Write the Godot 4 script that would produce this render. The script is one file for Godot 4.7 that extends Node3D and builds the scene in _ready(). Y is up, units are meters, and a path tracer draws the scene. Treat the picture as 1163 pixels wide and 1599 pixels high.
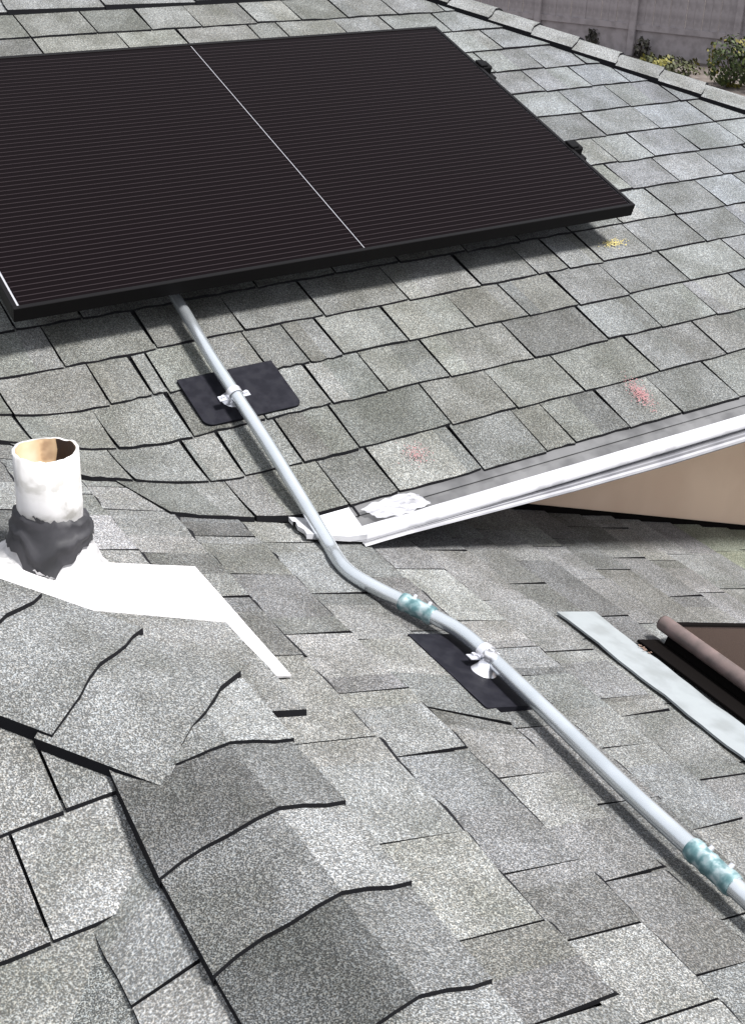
extends Node3D

# Two roof planes that meet in a valley, seen from just above a low ridge.
# x runs along the eave of the main roof, z towards the viewer, y up; metres.
const MA := 0.33059          # pitch of the main roof (falls towards +z)
const MB := 0.36484          # pitch of the wing roof (falls towards +x)
const XB := -0.22745         # where the wing plane passes y = 0
const XR := -0.155           # ridge of the wing
const ZJ := 1.285            # where the hip reaches that ridge
const MC := 0.36
const MD := 0.35
const EXPOSED := 0.14573
const EAVE := 0.6462         # distance down the main slope to the lowest shingle edge
const XH := 2.62             # a point of the far hip
const ZH := -0.80
const MG := 0.41

var rng := RandomNumberGenerator.new()
var M := {}
var ca := 1.0 / sqrt(1.0 + MA * MA)
var sa := MA / sqrt(1.0 + MA * MA)
var cb := 1.0 / sqrt(1.0 + MB * MB)
var sb := MB / sqrt(1.0 + MB * MB)


# ---------- heights of the roof planes over the plan ----------
func smax(a: float, b: float, k: float) -> float:
	var h := maxf(k - absf(a - b), 0.0) / k
	return maxf(a, b) + h * h * k * 0.25
func plane_a(x: float, z: float) -> float: return -MA * z
func plane_b(x: float, z: float) -> float: return -MB * (x - XB)
func plane_c(x: float, z: float) -> float: return -MB * (XR - XB) + MC * (x - XR)
func plane_d(x: float, z: float) -> float: return -MB * (XR - XB) - MD * (z - ZJ)
func plane_g(x: float, z: float) -> float: return -MA * ZH - MG * (x - XH)
func top_a(x: float, z: float) -> float:
	var over := smoothstep(-0.02, 0.06, plane_b(x, z) - plane_a(x, z))
	return smax(plane_a(x, z), plane_b(x, z), 0.06) + 0.006 * over
func top_b(x: float, z: float) -> float: return plane_b(x, z)
func top_ridge(x: float, z: float) -> float: return -smax(-plane_b(x, z), -smax(plane_c(x, z), plane_d(x, z), 0.05), 0.03)
func top_hip(x: float, z: float) -> float: return -smax(-plane_b(x, z), -plane_d(x, z), 0.03)
func top_far_hip(x: float, z: float) -> float: return -smax(-plane_a(x, z), -plane_g(x, z), 0.03)
func top_peak(x: float, z: float) -> float: return -smax(-plane_a(x, z), -(plane_a(x, -1.60) + MA * (z + 1.60)), 0.03)
func up(f: Callable, x: float, z: float, h: float) -> Vector3:
	var y: float = f.call(x, z)
	var yx: float = f.call(x + 0.004, z)
	var yz: float = f.call(x, z + 0.004)
	return Vector3(x, y, z) + Vector3(-(yx - y) / 0.004, 1.0, -(yz - y) / 0.004).normalized() * h


# ---------- names, metas, nodes ----------
func tag(o: Node, label: String, category: String, group := "", kind := "") -> Node:
	if label: o.set_meta("label", label)
	if category: o.set_meta("category", category)
	if group: o.set_meta("group", group)
	if kind: o.set_meta("kind", kind)
	return o
func named(parent: Node, called: String) -> String:
	if not parent.has_node(called): return called
	var i := 1
	while parent.has_node("%s_%03d" % [called, i]): i += 1
	return "%s_%03d" % [called, i]
func thing(called: String, label: String, category: String, t := Transform3D(), group := "") -> Node3D:
	var o := Node3D.new()
	o.name = named(self, called)
	o.transform = t
	add_child(o, true)
	tag(o, label, category, group)
	return o
func put(parent: Node, called: String, mesh: Mesh, m: Material = null, t := Transform3D()) -> MeshInstance3D:
	var o := MeshInstance3D.new()
	o.name = named(parent, called)
	o.mesh = mesh
	o.transform = t
	if m: o.material_override = m
	parent.add_child(o, true)
	return o
func on_a(x: float, s: float, h := 0.0) -> Transform3D:
	var b := Basis(Vector3(1, 0, 0), Vector3(0, ca, sa), Vector3(0, -sa, ca))
	return Transform3D(b, b * Vector3(x, h, s))
func on_b(r: float, z: float, h := 0.0) -> Transform3D:
	var b := Basis(Vector3(cb, -sb, 0), Vector3(sb, cb, 0), Vector3(0, 0, 1))
	return Transform3D(b, Vector3(XB, 0, 0) + b * Vector3(r, h, z))


# ---------- shapes ----------
func tri(st: SurfaceTool, a: Vector3, b: Vector3, c: Vector3) -> void:   # clockwise from outside
	st.add_vertex(a); st.add_vertex(b); st.add_vertex(c)
func quad(st: SurfaceTool, a: Vector3, b: Vector3, c: Vector3, d: Vector3) -> void:
	tri(st, a, b, c); tri(st, a, c, d)
func begin() -> SurfaceTool:
	var st := SurfaceTool.new()
	st.begin(Mesh.PRIMITIVE_TRIANGLES)
	st.set_smooth_group(-1)
	return st
func done(st: SurfaceTool) -> ArrayMesh:
	st.generate_normals()
	return st.commit()
# a box with chamfered long edges, centred at c
func add_box(st: SurfaceTool, c: Vector3, s: Vector3, bevel := 0.0) -> void:
	var h := s * 0.5
	var e := minf(bevel, minf(h.x, minf(h.y, h.z)) * 0.9)
	if e <= 0.0:
		var p := []
		for i in 8: p.append(c + Vector3(h.x if i & 1 else -h.x, h.y if i & 2 else -h.y, h.z if i & 4 else -h.z))
		quad(st, p[2], p[6], p[7], p[3]); quad(st, p[0], p[1], p[5], p[4])
		quad(st, p[4], p[5], p[7], p[6]); quad(st, p[1], p[0], p[2], p[3])
		quad(st, p[5], p[1], p[3], p[7]); quad(st, p[0], p[4], p[6], p[2])
		return
	hull(st, c, h, e)
func hull(st: SurfaceTool, c: Vector3, h: Vector3, e: float) -> void:
	# faces, edges and corners of a chamfered box
	var ax := [Vector3(1, 0, 0), Vector3(0, 1, 0), Vector3(0, 0, 1)]
	for i in 3:
		var u: Vector3 = ax[(i + 1) % 3]
		var v: Vector3 = ax[(i + 2) % 3]
		var n: Vector3 = ax[i]
		var hu: float = h[(i + 1) % 3] - e
		var hv: float = h[(i + 2) % 3] - e
		for s in [-1.0, 1.0]:
			face(st, c, n * s, [c + n * h[i] * s - u * hu - v * hv, c + n * h[i] * s + u * hu - v * hv, c + n * h[i] * s + u * hu + v * hv, c + n * h[i] * s - u * hu + v * hv])
		for s in [-1.0, 1.0]:
			for t in [-1.0, 1.0]:
				var a: Vector3 = c + u * h[(i + 1) % 3] * s + v * hv * t
				var b: Vector3 = c + u * hu * s + v * h[(i + 2) % 3] * t
				var w: Vector3 = n * (h[i] - e)
				face(st, c, u * s + v * t, [a - w, b - w, b + w, a + w])
	for i in 8:
		var sx := 1.0 if i & 1 else -1.0
		var sy := 1.0 if i & 2 else -1.0
		var sz := 1.0 if i & 4 else -1.0
		face(st, c, Vector3(sx, sy, sz), [c + Vector3(sx * h.x, sy * (h.y - e), sz * (h.z - e)), c + Vector3(sx * (h.x - e), sy * h.y, sz * (h.z - e)), c + Vector3(sx * (h.x - e), sy * (h.y - e), sz * h.z)])
# a flat polygon turned to face along n
func face(st: SurfaceTool, _c: Vector3, n: Vector3, p: Array) -> void:
	var q := p.duplicate()
	if ((q[1] - q[0]) as Vector3).cross(q[2] - q[0]).dot(n) > 0.0: q.reverse()
	for i in range(1, q.size() - 1): tri(st, q[0], q[i], q[i + 1])
func box_mesh(c: Vector3, s: Vector3, bevel := 0.0) -> ArrayMesh:
	var st := begin()
	add_box(st, c, s, bevel)
	return done(st)
# a ring of radii about the y axis: profile of (radius, height), radius wobble by callable (angle, index) -> Vector2
func lathe(profile: Array, n: int, smooth := true, wobble = null) -> ArrayMesh:
	var st := SurfaceTool.new()
	st.begin(Mesh.PRIMITIVE_TRIANGLES)
	st.set_smooth_group(0 if smooth else -1)
	for k in profile.size() - 1:
		for i in n:
			var p := []
			for c in [[k, i], [k + 1, i], [k + 1, (i + 1) % n], [k, (i + 1) % n]]:
				var pr: Vector2 = profile[c[0]]
				var a: float = TAU * c[1] / n
				if wobble != null: pr = wobble.call(a, c[0], pr)
				p.append(Vector3(cos(a) * pr.x, pr.y, sin(a) * pr.x))
			quad(st, p[0], p[3], p[2], p[1])
	st.generate_normals()
	return st.commit()
# a tube through points with a radius at each
func add_tube(st: SurfaceTool, pts: Array, radii: Array, n := 16, caps := true) -> void:
	var rings := []
	var side := Vector3.ZERO
	for i in pts.size():
		var d: Vector3 = (pts[mini(i + 1, pts.size() - 1)] - pts[maxi(i - 1, 0)]).normalized()
		if side == Vector3.ZERO: side = d.cross(Vector3.UP if absf(d.y) < 0.9 else Vector3.RIGHT).normalized()
		side = (side - d * side.dot(d)).normalized()
		var v := d.cross(side)
		var ring := []
		for k in n:
			var a := TAU * k / n
			ring.append(pts[i] + (side * cos(a) + v * sin(a)) * radii[i])
		rings.append(ring)
	for i in rings.size() - 1:
		for k in n:
			quad(st, rings[i][k], rings[i][(k + 1) % n], rings[i + 1][(k + 1) % n], rings[i + 1][k])
	if caps:
		st.set_smooth_group(-1)
		var d0: Vector3 = pts[0] - pts[1]
		face(st, Vector3.ZERO, d0, rings[0])
		face(st, Vector3.ZERO, pts[-1] - pts[-2], rings[-1])
		st.set_smooth_group(0)
func tube_mesh(pts: Array, radii: Array, n := 16, caps := true) -> ArrayMesh:
	var st := SurfaceTool.new()
	st.begin(Mesh.PRIMITIVE_TRIANGLES)
	st.set_smooth_group(0)
	add_tube(st, pts, radii, n, caps)
	st.generate_normals()
	return st.commit()


# ---------- one shingle ----------
# q: plan corners (up-slope left, up-slope right, down-slope right, down-slope left); f: height of the surface below it;
# h0, h1: how far its face stands off that surface at the top and at the butt edge
func shingle_mesh(f: Callable, q: Array, h0: float, h1: float, nu: int, nv: int, tone: Color, patchy := 0.14, smooth := false, splay := 0.0) -> ArrayMesh:
	var st := SurfaceTool.new()
	st.begin(Mesh.PRIMITIVE_TRIANGLES)
	var off := Vector2(rng.randf(), rng.randf())
	var turn := rng.randf_range(-0.2, 0.2) + (PI if rng.randf() < 0.5 else 0.0)
	var grid := []
	var wob := []
	for i in nu + 1: wob.append(Vector2(rng.randf_range(-0.0022, 0.0022), rng.randf_range(-0.0012, 0.0016)))
	for j in nv + 1:
		var row := []
		for i in nu + 1:
			var u := float(i) / nu
			var v := float(j) / nv
			var p: Vector2 = (q[0] as Vector2).lerp(q[1], u).lerp((q[3] as Vector2).lerp(q[2], u), v)
			var h := lerpf(h0, h1, v)
			if j == nv:
				p += ((q[3] as Vector2) - (q[0] as Vector2)).normalized() * wob[i].x
				h += wob[i].y
			row.append(up(f, p.x, p.y, h))
		grid.append(row)
	# laminated bands: one or two patches of another tone
	var cols := []
	var cut := rng.randi_range(0, nu)
	var t1 := 1.0 + rng.randf_range(-patchy, patchy)
	var t2 := 1.0 + rng.randf_range(-patchy, patchy)
	var h1c := Color(1.0 + rng.randf_range(-0.02, 0.02), 1.0, 1.0 + rng.randf_range(-0.03, 0.03))
	var h2c := Color(1.0 + rng.randf_range(-0.02, 0.02), 1.0, 1.0 + rng.randf_range(-0.03, 0.03))
	for i in nu: cols.append(tone * t1 * h1c if i < cut else tone * t2 * h2c)
	st.set_smooth_group(0 if smooth else -1)
	for j in nv:
		for i in nu:
			var k := [grid[j][i], grid[j][i + 1], grid[j + 1][i + 1], grid[j + 1][i]]
			var c: Color = cols[i] * Color(0.98, 1.0, 0.998)
			c.a = 1.0
			for n in [0, 1, 2, 0, 2, 3]:
				st.set_color(c)
				var w: Vector3 = k[n]
				var uv: Vector2 = Vector2(w.x, w.z).rotated(turn) * float(M.grain_scale)
				st.set_uv(uv + off)
				st.set_uv2(Vector2(w.x, w.z) * 0.9 + off * 0.15)
				st.add_vertex(k[n])
	st.generate_normals()
	st.generate_tangents()
	var mesh: ArrayMesh = st.commit()
	mesh.surface_set_material(0, M.shingle)
	var e := SurfaceTool.new()
	e.begin(Mesh.PRIMITIVE_TRIANGLES)
	e.set_smooth_group(-1)
	var d := []
	for j in nv + 1:
		var row := []
		for i in nu + 1:
			var v := float(j) / nv
			var p := Vector2(grid[j][i].x, grid[j][i].z)
			var low: Vector3 = (grid[j][i] as Vector3) - Vector3(0, lerpf(h0, h1, v) + 0.004, 0)
			if j == nv and splay > 0.0:       # dark bevel splayed out from the butt edge
				var o := ((q[3] as Vector2) - (q[0] as Vector2)).normalized() * splay * rng.randf_range(0.5, 1.5)
				low += Vector3(o.x, 0.0, o.y)
			row.append(low)
		d.append(row)
	for i in nu: quad(e, grid[nv][i], grid[nv][i + 1], d[nv][i + 1], d[nv][i])
	for j in nv:
		quad(e, grid[j][0], grid[j + 1][0], d[j + 1][0], d[j][0])
		quad(e, grid[j + 1][nu], grid[j][nu], d[j][nu], d[j + 1][nu])
	e.generate_normals()
	mesh = e.commit(mesh)
	mesh.surface_set_material(1, M.edge)
	return mesh
func grey(v: float, warm := 0.0) -> Color:
	return Color(v * (1.0 + warm), v, v * (1.0 - warm))

# hip and ridge caps: pieces bent over a crest that runs a -> b in plan, from the lower end up or along; stops: where each starts
func cap(parent: Node, f: Callable, a: Vector2, b: Vector2, left: float, right: float, h0: float, h1: float, tones: Array, point := 0.0, leftlift := 0.0, leftat := 1.0) -> MeshInstance3D:
	var dir := (b - a).normalized()
	var side := Vector2(-dir.y, dir.x)
	var st := SurfaceTool.new()
	st.begin(Mesh.PRIMITIVE_TRIANGLES)
	st.set_smooth_group(-1)
	var off := Vector2(rng.randf(), rng.randf())
	var nu := 8
	var grid := []
	for j in 2:
		var row := []
		for i in nu + 1:
			var u := lerpf(-left, right, float(i) / nu)
			var lift := leftlift * smoothstep(0.42, 0.0, absf(float(i) / nu - leftat))
			var bow := 0.006 * sin(float(i) * 1.7 + a.x * 40.0) * 0.5
			var p := (a if j == 0 else b) + side * u + dir * bow
			if j == 1: p += dir * point * (1.0 - float(i) / nu)
			row.append(up(f, p.x, p.y, (h0 if j == 0 else h1) + lift))
		grid.append(row)
	for i in nu:
		var k := [grid[0][i], grid[0][i + 1], grid[1][i + 1], grid[1][i]]
		var t: float = tones[0] if float(i) < nu * left / (left + right) + tones[2] else tones[1]
		for n in [0, 2, 1, 0, 3, 2]:
			var w: Vector3 = k[n]
			st.set_color(grey(t, 0.0) * Color(0.975, 1.0, 1.0))
			st.set_uv(Vector2(w.x, w.z) * M.grain_scale + off)
			st.set_uv2(Vector2(w.x, w.z) * 0.9 + off * 0.15)
			st.add_vertex(w)
	st.generate_normals()
	st.generate_tangents()
	var mesh: ArrayMesh = st.commit()
	if mesh.surface_get_arrays(0)[Mesh.ARRAY_NORMAL][0].y < 0.0: push_error("cap faces down")
	mesh.surface_set_material(0, M.shingle)
	var e := begin()
	var drop := Vector3(0, h1 + 0.004, 0)
	for i in nu: quad(e, grid[1][i + 1], grid[1][i], grid[1][i] - Vector3(0, 0.011, 0), grid[1][i + 1] - Vector3(0, 0.011, 0))
	quad(e, grid[1][0], grid[0][0], grid[0][0] - drop, grid[1][0] - drop)
	quad(e, grid[0][nu], grid[1][nu], grid[1][nu] - drop, grid[0][nu] - drop)
	e.generate_normals()
	mesh = e.commit(mesh)
	mesh.surface_set_material(1, M.edge)
	return put(parent, "cap_shingle", mesh)


# ---------- materials ----------
func noise_image(n: int, freq: float, octaves: int, sd: int) -> Image:
	var fn := FastNoiseLite.new()
	fn.seed = sd
	fn.frequency = freq
	fn.noise_type = FastNoiseLite.TYPE_SIMPLEX_SMOOTH
	fn.fractal_octaves = octaves
	return fn.get_seamless_image(n, n)
func mat(c: Color, rough := 0.8, metal := 0.0, spec := 0.5) -> StandardMaterial3D:
	var m := StandardMaterial3D.new()
	m.albedo_color = c.linear_to_srgb()
	m.roughness = rough
	m.metallic = metal
	m.metallic_specular = spec
	return m
func wear(m: StandardMaterial3D, ramp: Array, freq: float, scale: float, sd: int, octaves := 4) -> StandardMaterial3D:
	var g := Gradient.new()
	var offs := PackedFloat32Array()
	var cs := PackedColorArray()
	for i in ramp.size():
		offs.append(ramp[i][0])
		cs.append((ramp[i][1] as Color).linear_to_srgb())
	g.offsets = offs
	g.colors = cs
	var src := noise_image(256, freq, octaves, sd)
	var im := Image.create_empty(256, 256, false, Image.FORMAT_RGB8)
	for y in 256:
		for x in 256: im.set_pixel(x, y, g.sample(src.get_pixel(x, y).r))
	m.albedo_color = Color.WHITE
	m.albedo_texture = ImageTexture.create_from_image(im)
	m.uv1_triplanar = true
	m.uv1_scale = Vector3.ONE * scale
	return m
func granules() -> void:
	var n := 1024
	var raw := PackedFloat32Array()
	raw.resize(n * n)
	var r := RandomNumberGenerator.new()
	r.seed = 77
	for i in n * n: raw[i] = r.randf()
	var bytes := PackedByteArray()
	bytes.resize(n * n * 3)
	var hb := PackedByteArray()
	hb.resize(n * n)
	for y in n:
		var ya := ((y + 1) % n) * n
		var yb := y * n
		var yc := ((y + n - 1) % n) * n
		for x in n:
			var xa := (x + 1) % n
			var xc := (x + n - 1) % n
			var s := raw[yb + x] * 1.2 + raw[yb + xa] + raw[ya + x] + raw[ya + xa] * 0.8 + (raw[yb + xc] + raw[yc + x]) * 0.45
			s = (s / 4.9 - 0.5) * 2.6 + 0.5          # a granule is two or three texels wide
			s = clampf(s, 0.0, 1.0)
			var l := 0.165 + 0.61 * s * s * (1.3 - 0.3 * s)
			var hue := raw[((y >> 1) * 7919 + (x >> 1) * 104729) % (n * n)] - 0.5
			var v := pow(l, 1.0 / 2.2) * 255.0
			var at := (yb + x) * 3
			bytes[at] = int(clampf(v * (1.0 + 0.05 * hue), 0, 255))
			bytes[at + 1] = int(clampf(v, 0, 255))
			bytes[at + 2] = int(clampf(v * (1.0 - 0.06 * hue), 0, 255))
			hb[yb + x] = int(s * 255.0)
	M.grain = ImageTexture.create_from_image(Image.create_from_data(n, n, false, Image.FORMAT_RGB8, bytes))
	var bump := Image.create_from_data(n, n, false, Image.FORMAT_L8, hb)
	bump.convert(Image.FORMAT_RGBA8)
	bump.bump_map_to_normal_map(2.2)
	M.grain_bump = ImageTexture.create_from_image(bump)
	M.grain_scale = 1.0 / 0.70
	var st := StandardMaterial3D.new()
	st.vertex_color_use_as_albedo = true
	st.albedo_texture = M.grain
	st.roughness = 0.92
	st.metallic_specular = 0.35
	st.normal_enabled = true
	st.normal_texture = M.grain_bump
	st.normal_scale = 0.7
	var blot := noise_image(512, 0.012, 5, 5)
	var im := Image.create_empty(512, 512, false, Image.FORMAT_RGB8)
	for y in 512:
		for x in 512:
			var t := blot.get_pixel(x, y).r
			var k := clampf((t - 0.25) / 0.5, 0.0, 1.0)
			im.set_pixel(x, y, Color(0.70, 0.695, 0.67).lerp(Color(1, 1, 1), k).linear_to_srgb())
	st.detail_enabled = true
	st.detail_albedo = ImageTexture.create_from_image(im)
	st.detail_blend_mode = BaseMaterial3D.BLEND_MODE_MUL
	st.detail_uv_layer = BaseMaterial3D.DETAIL_UV_2
	M.shingle = st
func materials() -> void:
	granules()
	M.edge = mat(Color(0.013, 0.013, 0.015), 0.9, 0.0, 0.2)
	M.deck = mat(Color(0.03, 0.03, 0.032), 0.95)
	M.black_metal = mat(Color(0.004, 0.004, 0.0045), 0.6, 0.0, 0.2)
	M.frame = mat(Color(0.0045, 0.004, 0.0045), 0.45, 0.0, 0.22)
	M.cell = mat(Color(0.0042, 0.0029, 0.0034), 0.2, 0.0, 0.08)
	M.wire = mat(Color(0.021, 0.0165, 0.0182), 0.4, 0.0, 0.1)
	M.backsheet = mat(Color(0.34, 0.34, 0.37), 0.4)
	M.galv = wear(mat(Color.WHITE, 0.27, 0.8), [[0.25, Color(0.58, 0.62, 0.645)], [0.7, Color(0.70, 0.735, 0.765)]], 0.012, 2.0, 11)
	M.patina = wear(mat(Color.WHITE, 0.5, 0.25), [[0.3, Color(0.07, 0.15, 0.165)], [0.48, Color(0.14, 0.235, 0.25)], [0.6, Color(0.25, 0.345, 0.36)], [0.75, Color(0.40, 0.46, 0.48)]], 0.02, 8.0, 12)
	M.silver = mat(Color(0.80, 0.80, 0.84), 0.28, 0.7)
	M.plate = wear(mat(Color.WHITE, 0.6, 0.0, 0.2), [[0.3, Color(0.010, 0.010, 0.014)], [0.7, Color(0.016, 0.016, 0.021)]], 0.02, 5.0, 13)
	M.white_pipe = wear(mat(Color.WHITE, 0.6), [[0.2, Color(0.30, 0.29, 0.27)], [0.36, Color(0.48, 0.47, 0.46)], [0.7, Color(0.60, 0.59, 0.585)]], 0.016, 6.0, 14)
	M.pipe_inside = wear(mat(Color.WHITE, 0.8), [[0.12, Color(0.34, 0.20, 0.11)], [0.3, Color(0.72, 0.54, 0.34)], [0.7, Color(0.80, 0.70, 0.54)]], 0.012, 4.0, 15)
	M.inner_shade = mat(Color(0.035, 0.022, 0.018), 0.9)  # dark colour standing for the shaded side inside the pipe
	M.mastic = wear(mat(Color.WHITE, 0.62), [[0.3, Color(0.016, 0.016, 0.019)], [0.7, Color(0.036, 0.035, 0.040)]], 0.012, 5.0, 16)
	M.white_sheet = wear(mat(Color.WHITE, 0.55), [[0.2, Color(0.30, 0.30, 0.30)], [0.36, Color(0.47, 0.46, 0.465)], [0.7, Color(0.56, 0.545, 0.55)]], 0.02, 4.0, 17, 5)
	M.lead = wear(mat(Color.WHITE, 0.6), [[0.3, Color(0.40, 0.40, 0.42)], [0.7, Color(0.62, 0.62, 0.64)]], 0.014, 6.0, 18)
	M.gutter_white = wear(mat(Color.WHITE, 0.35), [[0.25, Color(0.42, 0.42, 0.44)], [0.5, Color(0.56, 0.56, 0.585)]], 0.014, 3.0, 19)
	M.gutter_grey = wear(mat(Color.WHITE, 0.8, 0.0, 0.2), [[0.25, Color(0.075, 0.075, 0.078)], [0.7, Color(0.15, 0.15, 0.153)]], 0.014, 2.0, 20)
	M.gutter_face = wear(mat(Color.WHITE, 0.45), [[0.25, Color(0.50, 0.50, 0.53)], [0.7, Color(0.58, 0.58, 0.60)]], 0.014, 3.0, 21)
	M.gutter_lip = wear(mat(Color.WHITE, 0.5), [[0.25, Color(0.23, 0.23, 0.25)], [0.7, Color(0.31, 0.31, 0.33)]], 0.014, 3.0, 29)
	M.stucco = wear(mat(Color.WHITE, 0.95), [[0.25, Color(0.74, 0.545, 0.40)], [0.7, Color(0.80, 0.60, 0.45)]], 0.01, 1.1, 22)
	M.strip = wear(mat(Color.WHITE, 0.5), [[0.2, Color(0.21, 0.226, 0.23)], [0.6, Color(0.26, 0.28, 0.29)]], 0.012, 3.0, 23)
	M.rust = mat(Color(0.24, 0.16, 0.125), 0.9)
	M.brown_frame = wear(mat(Color.WHITE, 0.5), [[0.25, Color(0.085, 0.065, 0.06)], [0.7, Color(0.15, 0.108, 0.102)]], 0.014, 4.0, 24)
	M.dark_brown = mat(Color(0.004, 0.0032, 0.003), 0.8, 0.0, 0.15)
	M.sky_glass = mat(Color(0.030, 0.022, 0.020), 0.12, 0.0, 0.4)
	M.fence = wear(mat(Color.WHITE, 0.9), [[0.25, Color(0.25, 0.226, 0.23)], [0.7, Color(0.33, 0.30, 0.305)]], 0.02, 0.7, 25)
	M.soil = wear(mat(Color.WHITE, 1.0), [[0.3, Color(0.085, 0.070, 0.062)], [0.7, Color(0.15, 0.128, 0.115)]], 0.03, 0.25, 26)
	M.leaf = mat(Color(0.055, 0.075, 0.014), 0.7)
	M.leaf.vertex_color_use_as_albedo = true
	M.leaf.albedo_color = Color.WHITE
	M.bark = mat(Color(0.06, 0.045, 0.035), 0.95)
	M.red_chalk = mat(Color(0.30, 0.145, 0.15), 0.95)
	M.yellow_chalk = mat(Color(0.46, 0.38, 0.13), 0.95)
	M.film = mat(Color(0.62, 0.62, 0.66), 0.3)
	M.film.transparency = BaseMaterial3D.TRANSPARENCY_ALPHA
	M.film.albedo_color.a = 0.55


# ---------- the roofs ----------
func row_joints(known: Array, from: float, to: float, lo := 0.13, hi := 0.24) -> Array:
	var out := [from]
	for k in known + [to]:
		var gap: float = k - out[-1]
		if gap > 0.36:
			var n := int(round(gap / rng.randf_range(lo + 0.04, hi)))
			var base: float = out[-1]
			for i in range(1, n): out.append(base + gap * (i + rng.randf_range(-0.18, 0.18)) / n)
		out.append(k)
	return out

func main_roof(house: Node3D) -> void:
	var slope := begin()
	var d := Vector3(0, -0.006, 0)
	var P := func(x: float, z: float) -> Vector3: return Vector3(x, plane_a(x, z), z) + d
	# the deck: from the ridge to the eave, cut by the far hip and the valley
	var zt := -1.60
	var zb := 0.60
	quad(slope, P.call(-1.6, zt), P.call(XH + (zt - ZH) * 0.805, zt), P.call(XH + (zb - ZH) * 0.805, zb), P.call(0.30, zb))
	tri(slope, P.call(-1.6, zt), P.call(0.30, zb), P.call(-1.6, -1.2))
	# the sides that fall away behind ridge and hip
	var tl := Vector3(-1.6, plane_a(0, zt), zt) + d
	var tr := Vector3(XH + (zt - ZH) * 0.805, plane_a(0, zt), zt) + d
	var br: Vector3 = P.call(XH + (zb - ZH) * 0.805, zb)
	quad(slope, tl - Vector3(0, 1.0, 3.0), tr + Vector3(2.4, -1.0, -3.0), tr, tl)
	quad(slope, tr, tr + Vector3(2.4, -1.0, -3.0), br + Vector3(1.2, -0.5, 0.0), br)
	var roof := put(house, "roof_slope", done(slope), M.deck)
	# joints between the tabs, row by row from the eave up, metres along the eave
	var rows := {
		0: [0.262, 0.476, 0.597, 0.811, 0.987, 1.072, 1.235, 1.401, 1.593],
		1: [0.073, 0.231, 0.31, 0.445, 0.581, 0.823, 1.006, 1.207, 1.449, 1.683],
		2: [-0.072, 0.093, 0.259, 0.43, 0.595, 0.739, 0.912, 1.158, 1.397, 1.578, 1.777],
		3: [-0.071, 0.134, 0.23, 0.266, 0.405, 0.509, 0.614, 0.702, 0.884, 1.078, 1.246, 1.411, 1.584, 1.807, 2.054],
		4: [-0.09, 0.086, 0.299, 0.518, 0.73, 0.97, 1.193, 1.38, 1.486, 1.606, 1.786, 1.996, 2.194],
		5: [0.18, 0.41, 0.62, 0.84, 1.03, 1.24, 1.42, 1.60, 1.79, 1.996, 2.204, 2.37],
		6: [1.948, 2.141, 2.332], 7: [1.82, 2.006, 2.157, 2.353, 2.557], 8: [1.86, 2.072, 2.302, 2.545], 9: [1.85, 2.085, 2.291, 2.514],
		10: [1.86, 2.038, 2.237, 2.407], 11: [1.93, 2.134], 12: [1.83, 2.058],
		13: [-0.13, 0.10, 0.31, 0.51, 0.775, 0.971, 1.217, 1.322, 1.54, 1.724, 1.938],
		14: [-0.10, 0.12, 0.30, 0.506, 0.714, 0.891, 1.061, 1.258, 1.423, 1.599, 1.80]}
	for k in 15:
		var s1 := EAVE - k * EXPOSED
		var s0 := s1 - EXPOSED - 0.02
		var z1 := s1 * ca
		var z0 := s0 * ca
		var from: float = {0: 0.085, 1: -0.03, 2: -0.21, 3: -0.34, 4: -0.48, 5: -0.55}.get(k, -0.6)
		var to: float = minf(XH + (z1 - ZH) * 0.805 - 0.02, 3.1)
		if k >= 6 and k <= 12: from = 1.66        # the rest lies under the panel
		var js := row_joints(rows[k], from, to)
		for i in js.size() - 1:
			var a: float = js[i] + 0.0028
			var b: float = js[i + 1] - 0.0028
			var tip := XH + (z0 - ZH) * 0.805 - 0.02
			var lo := Vector2(a, z1)
			var near := a < 0.62 and k < 6
			var sk := rng.randf_range(-0.004, 0.004)
			var shift := 0.17 * 0.0
			var v := rng.randf_range(0.385, 0.50)
			if rng.randf() < 0.16: v *= 0.88
			var right := clampf((a - 1.2) / 1.0, 0.0, 1.0)
			var tone := Color(v * lerpf(1.0, 0.97, right), v, v * lerpf(0.955, 1.045, right)) * lerpf(0.96, 1.12, right)
			var dz := rng.randf_range(-0.003, 0.003)
			var q := [Vector2(minf(a + sk, tip - 0.002), z0), Vector2(minf(b + sk, tip), z0), Vector2(b, z1 + dz), Vector2(a, z1 + dz)]
			if i == 0 and k < 6: q[0].x -= 0.10 if k > 0 else 0.06
			var lift := 0.0 if rng.randf() > 0.12 else rng.randf_range(0.001, 0.003)
			put(roof, "shingle", shingle_mesh(top_a, q, 0.0030, 0.0088 + lift, 6 if near else 4, 3 if near else 1, tone, 0.17, near))
	# ridge at the top and the hip that runs down to the right
	var zr := -1.60
	for i in 8:
		var x0 := -0.75 + i * 0.31
		cap(roof, top_peak, Vector2(x0 + 0.31, zr), Vector2(x0, zr), 0.13, 0.155, 0.012, 0.019, [0.46, 0.46, 0.0])
	var dir := Vector2(0.627, 0.779)
	var start := Vector2(XH + (-1.585 - ZH) * 0.805, -1.585)
	for i in 17:
		var t := 2.06 - i * 0.1545
		var v := rng.randf_range(0.47, 0.56)
		cap(roof, top_far_hip, start + dir * (t - 0.17), start + dir * t, 0.14, 0.118, 0.0155, 0.0235, [v, v * rng.randf_range(0.94, 1.04), 0.0])


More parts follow.
